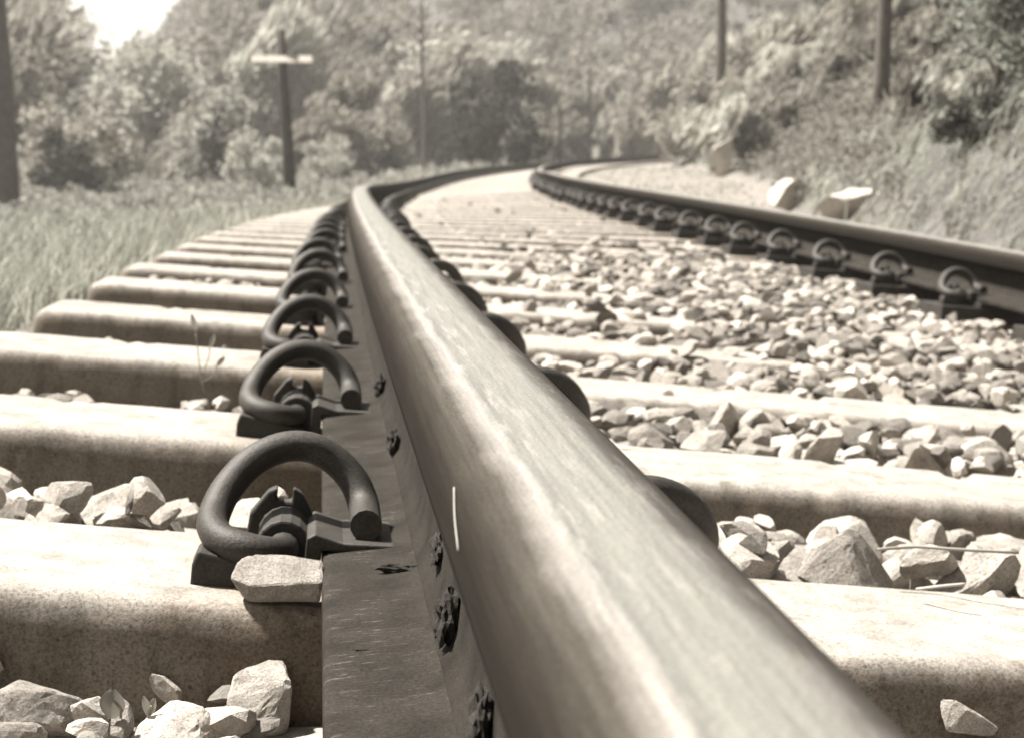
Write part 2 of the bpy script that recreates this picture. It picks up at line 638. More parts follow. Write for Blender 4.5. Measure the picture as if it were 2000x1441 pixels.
# ------------------------------------------------------------------ rails
HEAD = [(-8.5, -53), (-14, -50.5), (-27, -46), (-33, -43), (-35.6, -40), (-36.4, -35), (-36.3, -26), (-36, -19), (-35.2, -14), (-33.6, -10), (-31, -6.8),
        (-27.5, -4.3), (-23, -2.6), (-16, -1.2), (-8, -.4), (0, 0), (10, -.1), (20, -.6), (28, -1.4), (33, -2.6), (35.6, -4.2), (36.9, -6.6), (37.2, -10),
        (37, -20), (36.6, -35), (35.6, -40), (33, -43), (27, -46), (14, -50.5), (8.5, -53)]
WEB = [(-8.5, -52), (-8, -70), (-8, -100), (-8.6, -118), (-10.5, -128), (-15, -135), (-15, -137)]
WEB = WEB + [(-x, y) for x, y in WEB[::-1]]
FOOT = [(-14, -135.5), (-20, -138.5), (-32, -141.5), (-50, -144.5), (-66, -147.5), (-69.2, -149), (-70, -151), (-70, -157), (-69, -159)]
FOOT = FOOT + [(-x, y) for x, y in FOOT[::-1]]
RAIL_S = np.unique(np.concatenate([np.arange(-1.2, 3, .04), np.arange(3, 20, .15), np.arange(20, 76, .4)]))


def sweep(name, prof, a0, closed, parent, m, smooth_=True):
    prof = np.array(prof) / 1000
    if closed:
        prof = np.vstack([prof, prof[:1]])
    per = np.concatenate([[0], np.cumsum(np.hypot(*np.diff(prof, axis=0).T))])
    per -= per[-1] / 2
    V, UV = [], []
    for s in RAIL_S:
        x, y, z = tk(np.full(len(prof), s), a0 + prof[:, 0], prof[:, 1])
        V.append(np.stack([x, y, z], -1))
        UV.append(np.stack([per, np.full(len(prof), s)], -1))
    ni, nj = len(RAIL_S), len(prof)
    I = np.arange(ni * nj).reshape(ni, nj)
    Fc = np.stack([I[:-1, :-1], I[:-1, 1:], I[1:, 1:], I[1:, :-1]], -1).reshape(-1, 4)
    me = mesh_np(name, np.concatenate(V), Fc, smooth_, np.concatenate(UV))
    o = link(name, me, None, m)
    o.parent = parent
    return o


def rail(a0, label, low=0.0):
    """low: the far rail is of a lighter section on thicker bedplates"""
    r = bpy.data.objects.new("rail", None)
    COL.objects.link(r)
    r.empty_display_size = .1
    tag(r, label, "rail", "rails of the track")
    mm = low * 1000
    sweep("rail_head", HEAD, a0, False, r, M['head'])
    sweep("rail_web", [(x, -52 + (y + 52) * (85 - mm) / 85) for x, y in WEB], a0, False, r, M['web'])
    sweep("rail_foot", [(x, y + mm) for x, y in FOOT], a0, True, r, M['foot'])
    return r


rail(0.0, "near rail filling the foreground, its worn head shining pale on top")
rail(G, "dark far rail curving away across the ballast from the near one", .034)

# ------------------------------------------------------------------ sleepers
def sleeper_mesh():
    h = SW / 2
    prof = [(-h - .020, -.21), (-h - .012, -.06), (-h - .0085, -.022), (-h - .0045, -.010), (-h - .001, -.0042), (-h + .004, -.0010), (-h + .011, 0)]
    prof = prof + [(-h * .4, .0), (0, .0), (h * .4, .0)] + [(-y, z) for y, z in prof[::-1]]
    xs = np.concatenate([[-OVER + .004, -OVER + .010, -OVER + .022], np.linspace(-OVER + .05, G + OVER - .05, 190), [G + OVER - .022, G + OVER - .010, G + OVER - .004]])
    V = []
    for i, x in enumerate(xs):
        e = [.018, .006, .001][i] if i < 3 else ([.018, .006, .001][len(xs) - 1 - i] if i >= len(xs) - 3 else 0)
        for y, z in prof:
            d = .0022 * mnoise.noise((x * 6, y * 9, z * 9)) + .0009 * mnoise.noise((x * 40, y * 40, z * 40))
            chip = max(0, mnoise.noise((x * 14, 7 if y > 0 else 0, 3)) + .5 * mnoise.noise((x * 45, y * 30, 9)) - .30) * .022 if abs(abs(y) - h) < .02 and z > -.03 else 0
            zz = z - chip if z < -.05 else z - e - chip
            yy = y * (1 - e * 1.5) - math.copysign(chip * .5, y)
            V.append((x + (.02 if z < -.1 and i == 0 else 0) * 0, yy + d * (1 if abs(y) > h * .9 else 0), zz + d * .5 * (z > -.05)))
    nj = len(prof)
    Fc = []
    for i in range(len(xs) - 1):
        for j in range(nj - 1):
            Fc.append((i * nj + j, (i + 1) * nj + j, (i + 1) * nj + j + 1, i * nj + j + 1))
    Fc.append(tuple(range(nj)))
    Fc.append(tuple((len(xs) - 1) * nj + j for j in range(nj))[::-1])
    me = bpy.data.meshes.new("concrete_sleeper")
    me.from_pydata(V, [], Fc)
    bm = bmesh.new()
    bm.from_mesh(me)
    bmesh.ops.recalc_face_normals(bm, faces=bm.faces)
    bm.to_mesh(me)
    bm.free()
    me.polygons.foreach_set('use_smooth', np.full(len(me.polygons), True))
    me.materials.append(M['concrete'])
    return me


# fastening at one side of a rail: u towards the rail (0 = edge of its foot), v along the track away from the camera, w up from the sleeper
CLIP_PATH = [(26, -27, 39), (26, 0, 39.5), (24.5, 18, 45), (17, 28, 58), (3, 32, 70), (-14, 31, 77), (-33, 26, 75.5), (-51, 16, 66), (-64, 2, 51), (-70, -14, 38),
             (-70, -32, 31), (-63, -47, 27), (-49, -55, 24.5), (-35, -52, 22), (-27, -40, 20.5), (-25, -20, 20), (-25, 36, 20)]


def fasteners():
    c = MB()
    pts = [Vector(p) / 1000 for p in spline(CLIP_PATH, 5)]
    c.tube(pts, .0103, 14)
    clip = c.mesh("spring_clip", True)
    bm = bmesh.new()
    bm.from_mesh(clip)
    for e in bm.edges:
        if e.calc_face_angle(0) > 1.0: e.smooth = False
    bm.to_mesh(clip)
    bm.free()
    clip.materials.append(M['clip'])
    s = MB()
    # heel block, tunnel over the clip's centre leg, rear wings, web down to the sleeper
    s.prism([(-.080, -.006), (-.018, -.006), (-.018, .010), (-.046, .016), (-.077, .021), (-.080, .012)], -.058, -.030)
    arc = [(-.025 + .0175 * math.cos(q), .020 + .0175 * math.sin(q)) for q in np.linspace(-.5, PI + .5, 12)]
    s.prism([(-.004, -.006)] + arc + [(-.046, -.006)], -.024, .026)
    s.prism([(-.052, -.006), (-.003, -.006), (-.006, .030), (-.016, .046), (-.022, .049), (-.022, .040), (-.032, .040), (-.032, .049), (-.038, .046), (-.049, .030)], .027, .040)
    sh = s.mesh("clip_shoulder", False, .0018)
    sh.materials.append(M['iron'])
    i = MB()
    i.prism([(-.011, .002), (-.001, .002), (-.001, .0235), (.044, .0255), (.046, .029), (.044, .0305), (.012, .0295), (-.006, .034), (-.011, .031)], -.042, .036)
    ins = i.mesh("insulator", False, .0012)
    ins.materials.append(M['pad'])
    lo = MB()
    lo.tube([Vector(p) / 1000 for p in spline(CLIP_PATH, 2)], .0103, 7)
    clo = lo.mesh("spring_clip", True)
    clo.materials.append(M['clip'])
    return clip, clo, sh, ins


CLIP, CLIP_LOW, SHOULDER, INSULATOR = fasteners()
SLEEPER = sleeper_mesh()
pad_b = MB()
pad_b.box((-.069, -.085, -.004), (.069, .085, .0108))
PAD = pad_b.mesh("rail_pad")
PAD.materials.append(M['pad'])
pad_b = MB()
pad_b.box((-.16, -.085, -.004), (.16, .085, .034))
pad_b.box((-.069, -.084, .034), (.069, .084, .0448))
tie = MB()
tie.box((0, -.052, -.004), (.052, .052, .0235))
TIE = tie.mesh("tie_plate", False, .002)
TIE.materials.append(M['iron'])
PLATE = pad_b.mesh("bedplate", False, .0015)
PLATE.materials.append(M['iron'])

ORD = ["nearest", "second", "third", "fourth", "fifth", "sixth", "seventh", "eighth", "ninth", "tenth", "eleventh", "twelfth", "thirteenth", "fourteenth", "fifteenth", "sixteenth", "seventeenth", "eighteenth", "nineteenth", "twentieth"]
SIDES = [  # a of the foot edge, turned, where, how many sleepers carry one
    (-.070, 0, "on the verge side of the near rail", 26),
    (.070, 1, "on the ballast side of the near rail, half hidden", 76),
    (G - .070, 0, "on the ballast side of the dark far rail", 76),
    (G + .070, 1, "on the bank side of the dark far rail", 10),
]
SL_LABEL = ["nearest concrete sleeper, a flat loose stone resting on it beside the clip", "second concrete sleeper, its dark face showing through the nearest clip's arch",
            "third concrete sleeper, a thin weed sprouting in front of it", "fourth concrete sleeper, the first whose verge end is in view",
            "fifth concrete sleeper, dark stones lying along its verge half", "sixth concrete sleeper from the near end of the track",
            "seventh concrete sleeper from the near end of the track", "eighth concrete sleeper from the near end of the track"]
sleepers = []
for i in range(100):
    s = S0 + SW / 2 + .6 * i
    o = link("concrete_sleeper", SLEEPER)
    fr = frame(s, 0, BT)
    jig = Matrix.Rotation(random.uniform(-.004, .004) if i > 1 else 0, 4, 'Z') @ Matrix.Translation((random.uniform(-.012, .012) if i > 3 else 0, 0, random.uniform(-.002, .002) if i > 2 else 0))
    o.matrix_world = fr @ jig
    tag(o, SL_LABEL[i] if i < len(SL_LABEL) else "%s concrete sleeper from the near end of the track" % ORD[i] if i < 20 else "pale concrete sleeper farther along the curve among its likes", "sleeper", "concrete sleepers under the rails")
    sleepers.append(o)
    if i < 30:
        for a0 in (0, G):
            p = link("rail_pad" if a0 == 0 else "bedplate", PAD if a0 == 0 else PLATE, o)
            p.location = (a0, 0, 0)
    for a_, turned, where, cnt in SIDES:
        if i >= cnt: continue
        rot = Matrix.Rotation(PI if turned else 0, 4, 'Z')
        off = .045 if a_ == .070 else 0
        loc = Matrix.Translation((a_ + off, 0, .034 if a_ > 1 else 0)) @ rot
        if i < 30:
            if off:
                p = link("tie_plate", TIE, o)
                p.location = (.0705, 0, 0)
            for nm, me in (("clip_shoulder", SHOULDER), ("insulator", INSULATOR)):
                p = link(nm, me, o)
                p.matrix_local = loc
        cl = link("spring_clip", CLIP if i < 14 else CLIP_LOW)
        wig = Matrix.Rotation(random.uniform(-.03, .03) if i else 0, 4, 'Z')
        cl.matrix_world = fr @ jig @ loc @ wig
        if i < 14:
            lb = "%s spring clip %s" % (ORD[i], where)
        else:
            lb = "small clip far along the curve " + where.split(",")[0]
        tag(cl, lb, "rail clip", "spring clips " + where.split(",")[0])

# ------------------------------------------------------------------ stones
def stone_mesh(name, sub, seed, cuts=10, flat=(1, 1, 1), rough=.03, m=None):
    r = random.Random(seed)
    bm = bmesh.new()
    bmesh.ops.create_icosphere(bm, subdivisions=sub, radius=1.0)
    planes = []
    for _ in range(cuts):
        d = Vector((r.gauss(0, 1), r.gauss(0, 1), r.gauss(0, 1))).normalized()
        planes.append((d, r.uniform(.36, .74)))
    off = Vector((r.random() * 50, r.random() * 50, r.random() * 50))
    for v in bm.verts:
        for _ in range(2):
            for d, h in planes:
                k = v.co.dot(d)
                if k > h: v.co -= d * (k - h)
        v.co += v.co.normalized() * rough * mnoise.noise(v.co * 3.1 + off) + v.co.normalized() * rough * .5 * mnoise.noise(v.co * 8 + off)
        v.co = Vector((v.co.x * flat[0], v.co.y * flat[1], v.co.z * flat[2]))
    mx = max(v.co.length for v in bm.verts)
    for v in bm.verts: v.co /= mx
    me = from_bm(name, bm)
    if m: me.materials.append(m)
    return me


HI = [stone_mesh("stone", 3, 100 + k, random.Random(k).randint(7, 12), (1, random.Random(k + 50).uniform(.65, .95), random.Random(k + 90).uniform(.5, .85)), .035, M['stone']) for k in range(18)]
LO = [stone_mesh("stone", 2, 300 + k, 9, (1, .8, .7), .03) for k in range(10)]
LO_V = []
for me in LO:
    co = np.zeros(len(me.vertices) * 3, np.float32)
    me.vertices.foreach_get('co', co)
    fi = np.array([p.vertices[:] for p in me.polygons])
    LO_V.append((co.reshape(-1, 3).astype(float), fi))

heights = {}       # how high the stones are piled, in cells of 2 cm


def pile(s, a, r, base):
    i0, i1 = int((s - r * .6) / .02), int((s + r * .6) / .02)
    j0, j1 = int((a - r * .6) / .02), int((a + r * .6) / .02)
    hs = [heights.get((i, j), base) for i in range(i0, i1 + 1) for j in range(j0, j1 + 1)]
    h = sum(hs) / len(hs)
    for i in range(i0, i1 + 1):
        for j in range(j0, j1 + 1):
            heights[(i, j)] = max(heights.get((i, j), base), h + r * .85)
    return h


def floor_b(s, a):
    q = (s - S0) % .6
    if -.015 < q < SW + .015 and -OVER < a < G + OVER and s > S0 - .1: return BT - .002
    return bed_b(s, a)


def clear(s, a, r):
    """True where a stone of radius r does not run into a rail foot or a fastening"""
    for a0 in (0, G):
        if abs(a - a0) < .075 + r: return False
        if abs(a - a0) < .155 + r and -.09 - r < ((s - S0 - SW / 2 + .3) % .6) - .3 < .07 + r: return False
    return True


items = []
def scatter(n, s0, s1, a0, a1, r0, r1, top=None, gap_only=True, dens=None):
    for _ in range(n):
        s, a = random.uniform(s0, s1), random.uniform(a0, a1)
        if dens and random.random() > dens(s, a): continue
        r = random.uniform(r0, r1) * random.uniform(.8, 1.1)
        q = (s - S0) % .6
        on = (q < SW + .012 or q > .6 - .012) and s > S0 - .02
        if gap_only and (on or (s > S0 - .5 and (q < SW + r * .9 or q > .6 - r * .9) and s + r > S0)): continue
        if not clear(s, a, r): continue
        fb = floor_b(s, a)
        h = pile(s, a, r, fb)
        if top is not None and h + r * .9 > (top(s, a) if callable(top) else top): continue
        items.append((s, a, h + r * .42, r))


T = BT


def slope(lo, hi):
    """stones banked up against the near sleeper's back (hi) and lower at the next one's face (lo)"""
    return lambda s, a: T + hi + (lo - hi) * min(1, max(0, ((s - S0) % .6 - SW) / (.6 - SW)))


# verge side of the near rail
scatter(1500, .80, S0 - .012, -.75, -.06, .010, .022, T - .036)
scatter(1000, S0 + SW, S0 + .6, -.55, -.05, .014, .036, slope(-.06, .032))
for g in range(1, 5):
    scatter(420, S0 + SW + .6 * g, S0 + .6 + .6 * g, -.5, -.06, .010, .022, (lambda s, a: T - .035) if g != 4 else (lambda s, a: T - .002))
for g in range(5, 14):
    scatter(110, S0 + SW + .6 * g, S0 + .6 + .6 * g, -.5, -.06, .010, .022, T - .03)
# between the rails
scatter(2600, .7, S0 - .012, .06, 1.3, .010, .026, T - .022)
scatter(2000, S0 + SW, S0 + .6, .07, 1.35, .013, .036, slope(-.03, .042))
scatter(2200, S0 + SW + .6, S0 + 1.2, .07, 1.4, .011, .032, slope(.004, .020))
for g in range(2, 12):
    scatter(1700 if g < 8 else 800, S0 + SW + .6 * g, S0 + .6 + .6 * g, .08, 1.42, .010, .028,
            (lambda s, a: T - .004 + .030 * smooth(a, .35, .9)) if g < 9 else T - .010)
# stones that have spilled over the sleepers in the middle and on the far side
def spill(s, a):
    return (smooth(np.float64(a), .3, .9) * (1 - smooth(np.float64(s), 4.5, 8.0)) * smooth(np.float64(s), 2.2, 3.4))
scatter(2300, 2.2, 8.0, .3, 1.42, .010, .028, T + .03, False, spill)
scatter(160, 6.0, 16, .12, 1.4, .010, .022, T + .015, False)
# shoulders beyond the sleeper ends
scatter(300, 1.5, 8, -.85, -.52, .010, .022, T - .05, False)
scatter(900, 3.5, 24, G + .1, G + 1.0, .010, .026, T + .0, False)

cam_p = Vector((0, 0, CAM_Z))
cx, sx = math.cos(YAW), math.sin(YAW)


def in_view(p):
    d = p - cam_p
    Xc = d.x * cx - d.y * sx
    Yc = d.x * sx + d.y * cx
    f_ = Yc * math.cos(PITCH) - d.z * math.sin(PITCH)
    u_ = Yc * math.sin(PITCH) + d.z * math.cos(PITCH)
    if f_ < .1: return None
    return 1000 + F_PX * Xc / f_, 720.5 - F_PX * u_ / f_, f_


HERO = [(250, 1385, 95), (540, 1128, 120), (505, 1370, 90), (1650, 1090, 140), (1895, 1405, 90), (75, 1385, 110), (330, 1420, 100)]
keep = []
for s, a, b, r in items:
    p = Vector([float(v) for v in tk(s, a, b)])
    q = in_view(p)
    size = r / q[2] if q and -60 < q[0] < 2060 and q[1] < 1520 else 0
    if q and any(abs(q[0] - hx) < hr * .72 and abs(q[1] - hy) < hr * .5 for hx, hy, hr in HERO) and q[2] < 1.6: continue
    # hidden by the near rail's head: of no account for the choice of singles
    if q and size and abs(a) < .12: size *= .6
    keep.append((size, p, r))
keep.sort(key=lambda t: -t[0])
singles, rest = keep[:292], keep[292:]
for size, p, r in singles:
    o = link("stone", random.choice(HI), BED)
    o.location = p
    o.rotation_euler = (random.gauss(0, .5), random.gauss(0, .5), random.uniform(0, 6.28))
    o.scale = (r * random.uniform(1.1, 1.4), r * random.uniform(1.0, 1.3), r * random.uniform(.85, 1.15))


def join_stones(name, lst, parent):
    V, Fs, off = [], [], 0
    for size, p, r in lst:
        co, fi = LO_V[random.randrange(len(LO_V))]
        ang = random.uniform(0, 6.28)
        R = np.array(Matrix.Rotation(ang, 3, 'Z') @ Matrix.Rotation(random.gauss(0, .5), 3, 'X'))
        sc = np.array([r * random.uniform(1.05, 1.4), r * random.uniform(.95, 1.3), r * random.uniform(.85, 1.1)])
        V.append((co * sc) @ R.T + np.array(p))
        Fs.append(fi + off)
        off += len(co)
    me = mesh_np(name, np.concatenate(V), np.concatenate(Fs), False)
    o = link(name, me, parent, M['crushed'])
    o['kind'] = 'stuff'
    return o


join_stones("small_stones", rest, BED)


def hero(px, py, D, w, hgt, dep, pts, label, yaw=0, m='pale_stone', seed=1):
    """a stone hulled from corner points (x across, y away, z up, all within -1..1), broken up a little"""
    bm = bmesh.new()
    vs_ = [bm.verts.new(p) for p in pts]
    bmesh.ops.convex_hull(bm, input=vs_)
    for v in [v for v in bm.verts if not v.link_faces]: bm.verts.remove(v)
    bmesh.ops.triangulate(bm, faces=bm.faces)
    bmesh.ops.bevel(bm, geom=list(bm.edges), offset=.06, segments=1, affect='EDGES', clamp_overlap=True)
    bmesh.ops.triangulate(bm, faces=bm.faces)
    bmesh.ops.subdivide_edges(bm, edges=[e for e in bm.edges if e.calc_length() > .25], cuts=3, use_grid_fill=True)
    bmesh.ops.triangulate(bm, faces=bm.faces)
    o_ = Vector((seed * 3.1, seed, 0))
    for v in bm.verts:
        k = .05 * mnoise.noise(v.co * 2.6 + o_) + .03 * mnoise.noise(v.co * 8 + o_)
        v.co += v.co.normalized() * k
        v.co = Vector((v.co.x * w / 2, v.co.y * dep / 2, v.co.z * hgt / 2))
    for v in bm.verts: v.co /= w / 2
    o = link("loose_stone", from_bm("loose_stone", bm), None, M[m])
    o.scale = (w / 2,) * 3
    o.location = at(px, py, D)
    o.rotation_euler = (0, 0.05, yaw)
    tag(o, label, "stone", "loose stones by the near rail")
    return o


hero(541, 1130, 1.092, .056, .025, .036, [(-1, -.35, .2), (-.85, .4, .75), (-.6, .7, 1), (.2, .85, .95), (1, .7, .75), (.95, -.7, .15), (.2, -.85, -.1), (-.55, -.9, -.05), (-.6, -.5, -1), (.95, -.35, -1), (-.75, .5, -1), (.6, .9, -1)],
     "flat oblong stone lying on the nearest sleeper against the near rail's foot", 0, 'pale_stone', 1)
hero(508, 1372, 1.05, .040, .044, .040, [(-1, -.5, .2), (-.75, .3, .8), (.3, .8, 1), (.75, .9, .95), (.85, -.1, .6), (.3, -.8, -.35), (-.5, -.95, -.3), (1, .3, .1), (.8, -.3, -.8), (-.6, -.5, -.95), (-.95, .2, -.3), (-.3, .7, -1), (.4, -.4, -1)],
     "angular block of stone leaning on the nearest sleeper's dark front face", .1, 'pale_stone', 2)
hero(1655, 1092, 1.36, .080, .048, .056, [(-1, -.2, -.5), (-.75, .2, .05), (-.1, .0, 1), (.25, .1, .9), (1, .2, -.75), (.1, -1, -.85), (.6, -.7, -1), (-.6, -.7, -.9), (.0, .9, .2), (.6, .8, -.8), (-.7, .8, -.8), (-.05, -.35, .55)],
     "big pyramid shaped stone between the two nearest sleepers", 0, 'stone', 3)
hero(1893, 1405, 1.135, .040, .027, .026, [(-1, -.2, .4), (-.9, .2, .9), (-.5, -.2, 1), (-.2, -.5, .55), (.4, -.2, .2), (1, 0, -.35), (.9, .2, -.8), (.3, -.5, -.6), (-.8, -.6, -.4), (-.6, .6, -.5), (.2, .7, -.1)],
     "small lumpy pale stone in front of the nearest sleeper on the ballast side", 0, 'pale_stone', 4)
hero(80, 1385, 1.04, .054, .034, .04, [(-1, 0, .6), (-.7, -.4, .8), (.2, -.3, .75), (.9, 0, .3), (1, .2, -.1), (.4, -.8, -.3), (-.4, -.9, -.1), (-1, -.6, -.8), (.8, -.5, -.9), (-.5, .8, .8), (.6, .8, .2), (0, .9, -.9)],
     "long grey stone in the bottom corner on the verge side", .1, 'stone', 5)
hero(345, 1428, 1.0, .060, .034, .05, [(-1, -.2, -.4), (-.6, 0, .4), (-.1, .1, 1), (.45, 0, .9), (.8, .1, .4), (1, -.2, -.6), (.4, -.8, .1), (-.2, -.9, .2), (.6, -.9, -.8), (-.7, -.9, -.9), (0, .9, .6), (.6, .8, -.8), (-.8, .8, -.8)],
     "broad low stone at the foot of the nearest sleeper beside a leaf", 0, 'pale_stone', 6)

# ------------------------------------------------------------------ small things by the rail
def clump(s, a, b, r, seed, label, flat=(1.0, 1.6, .5)):
    bm = bmesh.new()
    bmesh.ops.create_icosphere(bm, subdivisions=3, radius=1.0)
    o_ = Vector((seed * 3.3, seed * 1.7, 0))
    for v in bm.verts:
        v.co *= 1 + .45 * mnoise.noise(v.co * 2.2 + o_) + .25 * mnoise.noise(v.co * 6 + o_)
        v.co = Vector((v.co.x * flat[0] * r, v.co.y * flat[1] * r, v.co.z * flat[2] * r))
    o = link("dirt_clump", from_bm("dirt_clump", bm), None, M['dirt'])
    o.matrix_world = frame(s, a, b)
    tag(o, label, "dirt", "dirt caught on the near rail's foot")


clump(.87, -.013, -.115, .0088, 1, "biggest black clump of dirt against the rail web, below the nearest clip", (.7, 1.3, 1.5))
clump(1.07, -.026, -.139, .008, 2, "curved smear of black dirt on the rail foot level with the nearest clip", (1.5, .5, .4))
clump(1.0, -.0105, -.110, .007, 7, "dark crust on the rail web just above the curved smear", (.5, 2.6, 1.2))
clump(1.47, -.015, -.125, .007, 3, "black dirt on the rail web just beyond the nearest clip", (.7, 2.0, 1.4))
clump(1.84, -.015, -.125, .008, 4, "black dirt under the rail head beside the second clip", (.7, 2.6, 1.4))
clump(.70, -.0125, -.112, .008, 5, "black dirt at the bottom edge of the view under the rail head", (.5, 2.0, 1.5))
clump(.905, -.046, -.1445, .005, 6, "thin dark flake on the scratched rail foot", (1.7, .3, .15))
clump(.775, -.010, -.092, .005, 8, "long dark crust along the rail web below the biggest clump", (.4, 5.5, .9))


def spray(name, paths, r, m, label, cat, leaves=()):
    mb = MB()
    for p in paths:
        mb.tube(spline(p, 4), r, 5)
    o = link(name, mb.mesh(name, True), None, M[m])
    tag(o, label, cat)
    for c, d, ln, wd in leaves:
        c, d = Vector(c), Vector(d).normalized()
        sd = d.cross(Vector((.3, 1, .2))).normalized()
        up = sd.cross(d)
        V, Fc = [], []
        for k in range(7):
            t = k / 6
            w_ = wd * math.sin(PI * min(.97, .08 + t * .9)) ** .7
            for e in (-1, 0, 1):
                V.append(c + d * ln * t + sd * w_ * e * .5 + up * (abs(e) * .12 - t * t * .15) * wd)
        for k in range(6):
            for e in range(2):
                Fc.append((k * 3 + e, k * 3 + e + 1, k * 3 + e + 4, k * 3 + e + 3))
        mb2 = MB().add(V, Fc)
        me = mb2.mesh("leaf", True)
        l = link("leaf", me, o, M['leaf_mid'])
    return o


# pale straw caught against the near side of the rail head
p0, p1, p2 = [Vector([float(v) for v in tk(s, a, b)]) for s, a, b in ((.612, -.0370, -.027), (.637, -.0370, -.0205), (.660, -.0362, -.014))]
spray("straw", [[p0, p1, p2]], .00034, 'straw', "thin pale straw stuck to the side of the near rail's head", "straw")
# seedling in front of the third sleeper
g = at(398, 768, 2.15)
spray("seedling", [[g, g + Vector((-.004, 0, .03)), g + Vector((-.008, .0, .075))], [g + Vector((-.003, 0, .02)), g + Vector((.006, 0, .04)), g + Vector((.008, 0, .055))],
                   [g + Vector((-.003, 0, .012)), g + Vector((.012, .0, .022)), g + Vector((.016, 0, .034))]], .0007, 'straw',
      "thin pale seedling growing by the third sleeper on the verge side", "plant",
      [(g + Vector((-.008, 0, .073)), (-.2, 0, 1), .02, .007), (g + Vector((.008, 0, .054)), (.4, 0, 1), .016, .006), (g + Vector((.016, 0, .032)), (.6, 0, .7), .014, .006)])
g = at(236, 1402, 1.0)
spray("leaf_sprig", [[g, g + Vector((0, 0, .006)), g + Vector((-.004, 0, .012))]], .0008, 'straw', "round pale leaf standing up between stones at the nearest sleeper", "leaf",
      [(g + Vector((-.006, 0, .000)), (.15, 0, 1), .017, .015)])
g = at(290, 1405, 1.0)
spray("leaf_shoot", [[g, g + Vector((.0, 0, .004)), g + Vector((.002, 0, .008))]], .0007, 'straw', "small pointed shoot of folded leaves beside the round leaf", "leaf",
      [(g + Vector((0, 0, .002)), (-.2, 0, 1), .012, .005), (g + Vector((0, 0, .002)), (.35, 0, 1), .011, .005)])
spray("twig", [[at(1715, 1072, 1.33), at(1790, 1067, 1.34), at(1870, 1072, 1.335), at(1990, 1078, 1.34)]], .0013, 'straw', "pale twig lying across the stones behind the pyramid stone", "twig")
spray("twig", [[at(1790, 1150, 1.30), at(1840, 1144, 1.29), at(1885, 1140, 1.29)]], .0012, 'straw', "short broken twig in front of the stones at the nearest sleeper", "twig")

# ------------------------------------------------------------------ plants
def leaf_cloud(n, centers, radii, size, r, up=.35, narrow=.5, dirv=(0, 0, 0)):
    """n bent leaves in clumps: (verts, quads)"""
    ci = r.integers(0, len(centers), n)
    d = r.normal(size=(n, 3))
    d /= np.linalg.norm(d, axis=1)[:, None]
    rad = radii[ci] * (r.random(n)[:, None] ** .45)
    p = centers[ci] + d * rad
    t = d * .6 + r.normal(size=(n, 3)) * .6 + np.array([0, 0, up]) + np.array(dirv)
    t /= np.linalg.norm(t, axis=1)[:, None]
    sd = np.cross(t, r.normal(size=(n, 3)))
    sd /= np.linalg.norm(sd, axis=1)[:, None] + 1e-9
    ln = size * r.uniform(.6, 1.4, n)[:, None]
    V = np.stack([p - t * ln * .5, p + sd * ln * narrow * .5, p + t * ln * .5, p - sd * ln * narrow * .5], 1).reshape(-1, 3)
    Fc = np.arange(n * 4).reshape(n, 4)
    return V, Fc


def shrub_meshes(k, n, size, m, tall=1.0, lean=(0, 0), spread=1.0, puffs=14, narrow=.5, dirv=(0, 0, 0)):
    r = np.random.default_rng(500 + k)
    cz = r.uniform(.06, 1.0, puffs) ** .9
    w = np.sin(np.clip(cz, .1, .95) * PI * .72 + .55) * .62 * spread
    ang = r.uniform(0, 2 * PI, puffs)
    cen = np.stack([np.cos(ang) * w * r.uniform(.3, 1, puffs), np.sin(ang) * w * r.uniform(.3, 1, puffs), cz * tall], 1)
    cen[:, 0] += lean[0] * cen[:, 2]
    cen[:, 1] += lean[1] * cen[:, 2]
    rad = (r.uniform(.14, .34, puffs) * spread)[:, None]
    V, Fc = leaf_cloud(n, cen, rad, size, r, .35, narrow, dirv)
    V[:, 2] = np.maximum(V[:, 2], .02)
    me = mesh_np("crown", V, Fc)
    me.materials.append(M[m])
    mb = MB()
    mb.tube([(0, 0, -.15), (lean[0] * .2, lean[1] * .2, .2 * tall), (lean[0] * .5, lean[1] * .5, .55 * tall)], [.035, .026, .012], 6)
    for c in cen[:7]:
        b0 = Vector((lean[0] * .2, lean[1] * .2, .18 * tall))
        mb.tube([b0, b0.lerp(Vector(c), .5) + Vector((0, 0, .05)), Vector(c)], [.017, .011, .005], 5)
    ms = mb.mesh("trunk", True)
    ms.materials.append(M['bark'])
    return me, ms


KIND = {
    'mid': [shrub_meshes(k, 2600, .085, 'leaf_mid') for k in range(3)],
    'pale': [shrub_meshes(10 + k, 2400, .08, 'leaf_pale') for k in range(2)],
    'dark': [shrub_meshes(20 + k, 3000, .085, 'leaf_dark') for k in range(2)],
    'green': [shrub_meshes(30 + k, 3200, .07, 'leaf_green') for k in range(2)],
    'lean': [shrub_meshes(40 + k, 3000, .16, 'leaf_mid', 1.1, (.6, 0), .75, 18, .22, (1.1, 0, 1.2)) for k in range(3)],
    'palelean': [shrub_meshes(50 + k, 3000, .17, 'leaf_pale', 1.1, (.65, 0), .7, 18, .2, (1.2, 0, 1.2)) for k in range(3)],
    'tree': [shrub_meshes(60 + k, 4200, .06, 'leaf_mid', 1.0, (0, 0), .8, 22) for k in range(2)],
}
WORDS = {'mid': "mid grey leafy bush", 'pale': "pale sunlit bush", 'dark': "dark dense bush", 'green': "greenish leafy bush", 'lean': "grey bush leaning towards the light",
         'palelean': "pale leaning bush", 'tree': "tall loose tree"}


